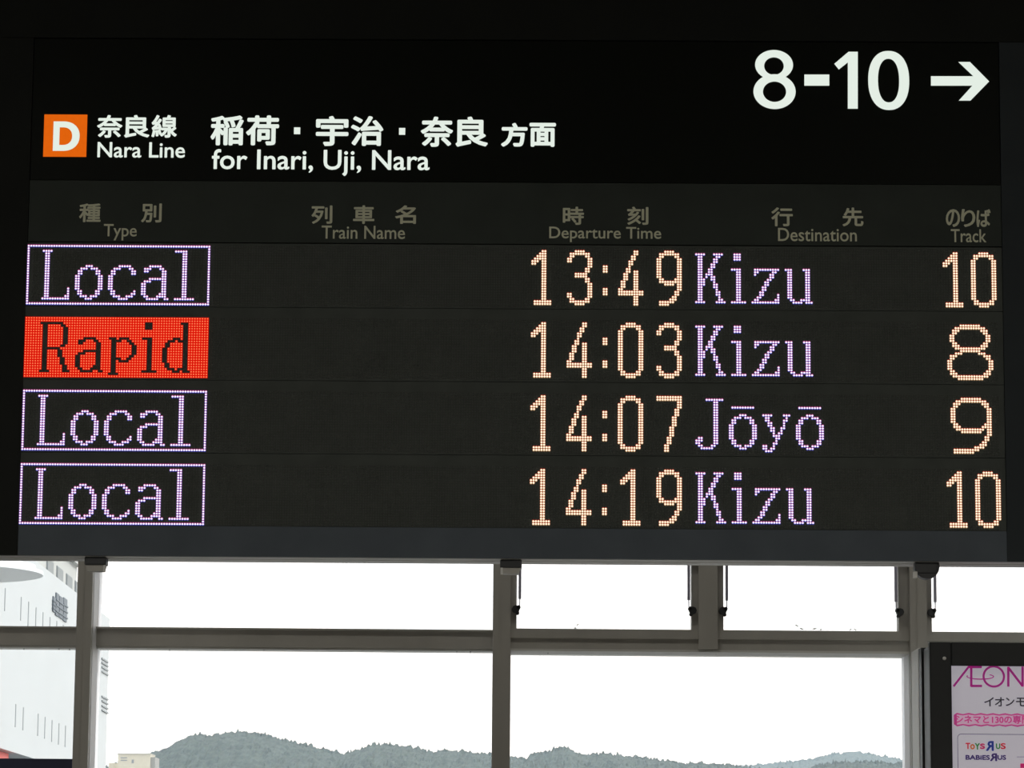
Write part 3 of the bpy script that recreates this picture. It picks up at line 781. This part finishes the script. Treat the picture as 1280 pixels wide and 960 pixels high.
white = mat('white_cladding', (0.50, 0.525, 0.53), 0.6, var=0.02, scale=0.3, stretch=(1, 1, 3))
white2 = mat('off_white_soffit', (0.46, 0.47, 0.45), 0.7, var=0.03, scale=0.4)
slitm = mat('slit_grey', (0.27, 0.29, 0.30), 0.6)
glassd = mat('tinted_glass', (0.22, 0.24, 0.24), 0.5, spec=0.2)
# its long wall runs away from us, on the line found from the rows of slits
vx = 575.0
m_ = (vx - 640) / FPX
YE = 150.0; XE = (onY(136.5, 800, YE)).x
wyaw = math.atan2(1.0, m_)                      # wall direction: (m_, 1)
WP = Plane((XE, YE, 0), wyaw)                   # u grows away from us; its outer side faces +x
ms_ = empty('shopping_building', (XE, YE, GZ), wyaw, label='large white windowless building with thin slits seen through the left panes', category='building')
def wuv(px, py, off=0.0):
    p = hit(px, py, WP.o + Vector((math.sin(wyaw), -math.cos(wyaw), 0)) * off, Vector((math.sin(wyaw), -math.cos(wyaw), 0))) - WP.o
    return p.dot(WP.d), p.z - GZ
u_a = wuv(-40, 850)[0] - 30
zt_w = wuv(97, 742)[1]; zb_w = wuv(0, 935)[1]
print('mall', u_a, zt_w, zb_w, wuv(0, 850), wuv(130, 850))
b = MB()
b.box(u_a, 0, 0, 12, zb_w, zt_w)
b.build('wall', white, ms_)
# upper storey set a little back, with the clerestory windows under a projecting eave
us0, us1 = wuv(-40, 730)[0] - 30, wuv(103, 740)[0] + 2.0
b = MB(); b.box(us0, us1, 0.5, 11, zt_w, zt_w + 1.5); b.box(us0, us1, 0.3, 11, zt_w + 1.5, zt_w + 9)
b.build('upper_storey', white2, ms_)
for x0, x1, y0, y1 in ((57.5, 65.5, 707, 721), (70, 77.5, 716, 730.5), (82, 89, 725, 739.5), (93, 99.5, 733.5, 747)):
    a_ = wuv(x0, (y0 + y1) / 2, -0.5)[0]; c_ = wuv(x1, (y0 + y1) / 2, -0.5)[0]
    fr = MB(); fr.box(a_, c_, 0.46, 0.52, zt_w + 0.04, zt_w + 0.85)
    f = fr.build('window', slitm, ms_)
    g = MB(); g.box(a_ + .05, c_ - .05, 0.44, 0.459, zt_w + 0.1, zt_w + 0.8); g.build('pane', glassd, f)
for px, y0, y1 in ((6, 735, 764), (26, 746, 776), (35.3, 752, 784), (44.6, 759, 790), (53.3, 765, 797), (62, 771, 803), (70.5, 776, 808), (78.5, 781, 812),
                   (19.3, 880, 909), (28.8, 884, 913), (47.3, 892, 920), (55.9, 896, 923.5), (64.7, 900, 927.5), (73.3, 904, 931), (81.5, 907, 934)):
    ym = (y0 + y1) / 2; a_ = wuv(px - .4, ym)[0]; c_ = wuv(px + .4, ym)[0]
    t_ = wuv(px, y0)[1]; u_ = wuv(px, y1)[1]
    b = MB(); b.box(a_, c_, -0.015, 0.02, u_, t_); b.build('slit_window', slitm, ms_)
# dark vertical lettering frame
sgm = mat('sign_slate', (0.10, 0.125, 0.15), 0.5)
for x0, x1, y0, y1 in ((65, 68.2, 746, 765), (68.6, 72.4, 741.5, 770), (73, 77.6, 746, 773), (78.2, 82.6, 748, 777)):
    a_ = wuv(x0, 760)[0]; c_ = wuv(x1, 760)[0]; t_ = wuv((x0 + x1) / 2, y0)[1]; u_ = wuv((x0 + x1) / 2, y1)[1]
    b = MB(); b.box(a_, c_, -0.05, 0.01, u_, t_); h_ = (t_ - u_) / 4
    for q in range(3): b.box(a_ - .1, c_ + .1, -0.08, 0.01, u_ + h_ * (q + .6), u_ + h_ * (q + .85))
    b.build('sign_character', sgm, ms_)
# ventilation louvres near the far corner
for ys in ((825, 830, 835.5, 841), (872, 877.5, 883.5, 889)):
    for y in ys:
        a_ = wuv(126.5, y)[0]; c_ = wuv(134.3, y)[0]; zz = wuv(130.5, y + 1.5)[1]
        b = MB(); b.box(a_, c_, -0.06, 0.01, zz, zz + 0.07); b.build('louvre', slitm, ms_)
# round canopy on the near corner
dc = onY(-75, 717, 108.0)
rot = Matrix.Rotation(-wyaw, 4, 'Z')
ld = rot @ (dc - Vector(ms_.location))
b = MB(); b.cyl((ld.x, ld.y, ld.z), 3.46, (0, 0, 1), 0.12, 64)
b.cyl((ld.x, ld.y, ld.z + 0.12), 3.2, (0, 0, 1), 0.2, 64)
b.build('round_canopy', mat('canopy_grey', (0.78, 0.80, 0.81), 0.6), ms_, label='round grey overhanging canopy')
# lower storeys set back, with a red sign board
b = MB(); b.box(u_a, -0.5, 1.0, 11, 0, zb_w); b.build('lower_storey', mat('shopfront_blue_grey', (0.16, 0.20, 0.24), 0.4), ms_)
a_ = wuv(1.5, 944)[0]; c_ = wuv(21, 944)[0]
b = MB(); b.box(a_, c_, 0.3, 0.99, zb_w - 1.6, zb_w - 0.02); b.build('red_sign_board', mat('red_board', (0.75, 0.09, 0.07), 0.5), ms_, label='red sign board under the white wall')

# beige block far away
YA = 700.0
pA, pB = onY(147.5, 943, YA), onY(188, 943, YA)
bb = empty('beige_building', ((pA.x + pB.x) / 2, YA, GZ), label='small flat-roofed beige building in front of the wooded hill', category='building')
w_ = (pB.x - pA.x) / 2; hgt = pA.z - GZ
beige = mat('beige_render', (0.62, 0.58, 0.47), 0.8, var=0.04, scale=.5)
b = MB(); b.box(-w_, w_, 0, 9, 0, hgt); b.build('wall', beige, bb)
b = MB(); b.box(-w_ - .1, w_ + .1, -0.15, 9.1, hgt, hgt + 0.25); b.build('roof', mat('roof_edge', (0.5, 0.48, 0.42), .8), bb)
b = MB(); b.box(w_, w_ + 1.0, 0.5, 9, 0, hgt - .5); b.build('side_shaft', mat('shaft_grey', (0.32, 0.32, 0.30), .8), bb)  # darker grey side face, built as a slim box
b = MB(); b.box(-w_ - 2.2, -w_, 2, 8, 0, hgt - 1.8); b.build('annex', beige, bb)
for k in range(2):
    b = MB(); zz = hgt - 0.85 - k * .55; b.box(-w_ + 0.6, -w_ + 2.0, -0.05, 0.02, zz, zz + .25); b.build('vent', slitm, bb)
b = MB(); b.box(-w_ + 3.0, -w_ + 3.5, -0.05, 0.02, hgt - 1.9, hgt - 1.1); b.build('window', slitm, bb)

# wooded hills: terrain with tree crowns as relief
def hill(name, prof, Y, depth, seed, green, crown, step, lab, x_pad=40):
    prof = sorted(prof); xs = [onY(p[0], p[1], Y) for p in prof]
    x0, x1 = xs[0].x - x_pad, xs[-1].x + x_pad
    def crest(x):
        if x <= xs[0].x: return xs[0].z - (xs[0].x - x) * 0.25
        if x >= xs[-1].x: return xs[-1].z - (x - xs[-1].x) * 0.15
        for a, c in zip(xs, xs[1:]):
            if a.x <= x <= c.x:
                t = (x - a.x) / (c.x - a.x); return a.z + (c.z - a.z) * t
    nx = int((x1 - x0) / step); ny = 90
    verts, faces = [], []
    for j in range(ny + 1):
        s = j / ny                        # 0 at the foot near us, 0.75 at the crest, 1 behind
        for i in range(nx + 1):
            x = x0 + (x1 - x0) * i / nx
            y = Y + (s - 0.75) * depth
            c = crest(x) - GZ
            hh = math.sin(min(s / 0.75, 1) * math.pi / 2) ** 0.9 if s <= 0.75 else 1 - ((s - 0.75) / 0.25) ** 2 * 0.3
            z = GZ + c * hh
            n1 = noise.noise(Vector((x / crown, y / crown * 0.5, seed)))
            n2 = noise.noise(Vector((x / crown * 2.7, y / crown * 1.3, seed + 9)))
            n3 = noise.noise(Vector((x / crown * 5.5, y / crown * 2.6, seed + 21)))
            z += (n1 * 0.6 + n2 * 0.9 + n3 * 0.7) * crown * 0.75 * (1.0 if s > 0.66 else 0.45)
            verts.append((x, y, z))
    for j in range(ny):
        for i in range(nx):
            a = j * (nx + 1) + i; faces.append((a, a + 1, a + nx + 2, a + nx + 1))
    me = bpy.data.meshes.new(name); me.from_pydata(verts, [], faces); me.materials.append(green)
    me.update()
    return link(name, me, None, kind='structure', label=lab)
gm = mat('woodland', (0.045, 0.060, 0.046), 0.9, var=0.5, scale=0.16)
P1 = [(185, 951), (197, 944), (213, 940), (228, 933), (242, 924), (258, 920.6), (268, 924), (282, 920.6), (299, 918.6), (323, 920), (347, 925.5), (372, 932), (404, 939), (433, 946),
      (453, 939), (477, 933), (502, 935), (526, 939), (542, 944), (551, 941), (579, 942), (612, 946), (639, 949.6), (656, 952), (664, 946.6), (686, 941), (707, 938), (729, 948),
      (753, 944.5), (776, 948), (806, 951), (819, 953), (841, 956.5), (866, 957), (901, 958.6), (950, 966), (1000, 966), (1020, 959), (1038, 957), (1073, 954), (1094, 957), (1135, 959), (1300, 962)]
P2h = [(820, 966), (914, 959.5), (965, 956.5), (1013, 951), (1038, 944.5), (1064, 942), (1081, 943.6), (1107, 949), (1131, 954), (1180, 960), (1300, 960)]
hill('hill_near', P1, 1900.0, 500.0, 1.3, gm, 4.2, 0.75, 'wooded green hills below the sky')
hill('hill_far', P2h, 4600.0, 900.0, 5.1, gm, 8.0, 2.2, 'pale blue mountain furthest away')

# haze between the city and the hills
hz = bpy.data.materials.new('haze'); hz.use_nodes = True
nt = hz.node_tree; nt.nodes.clear(); ho = nt.nodes.new('ShaderNodeOutputMaterial'); vsn = nt.nodes.new('ShaderNodeVolumeScatter')
vsn.inputs['Color'].default_value = (0.60, 0.83, 1.0, 1); vsn.inputs['Density'].default_value = 0.00013; vsn.inputs['Anisotropy'].default_value = 0.0
nt.links.new(vsn.outputs[0], ho.inputs['Volume'])
b = MB(); b.box(-3000, 3000, 160, 6500, GZ + .5, 500)
struct('haze', b, hz, kind='stuff')
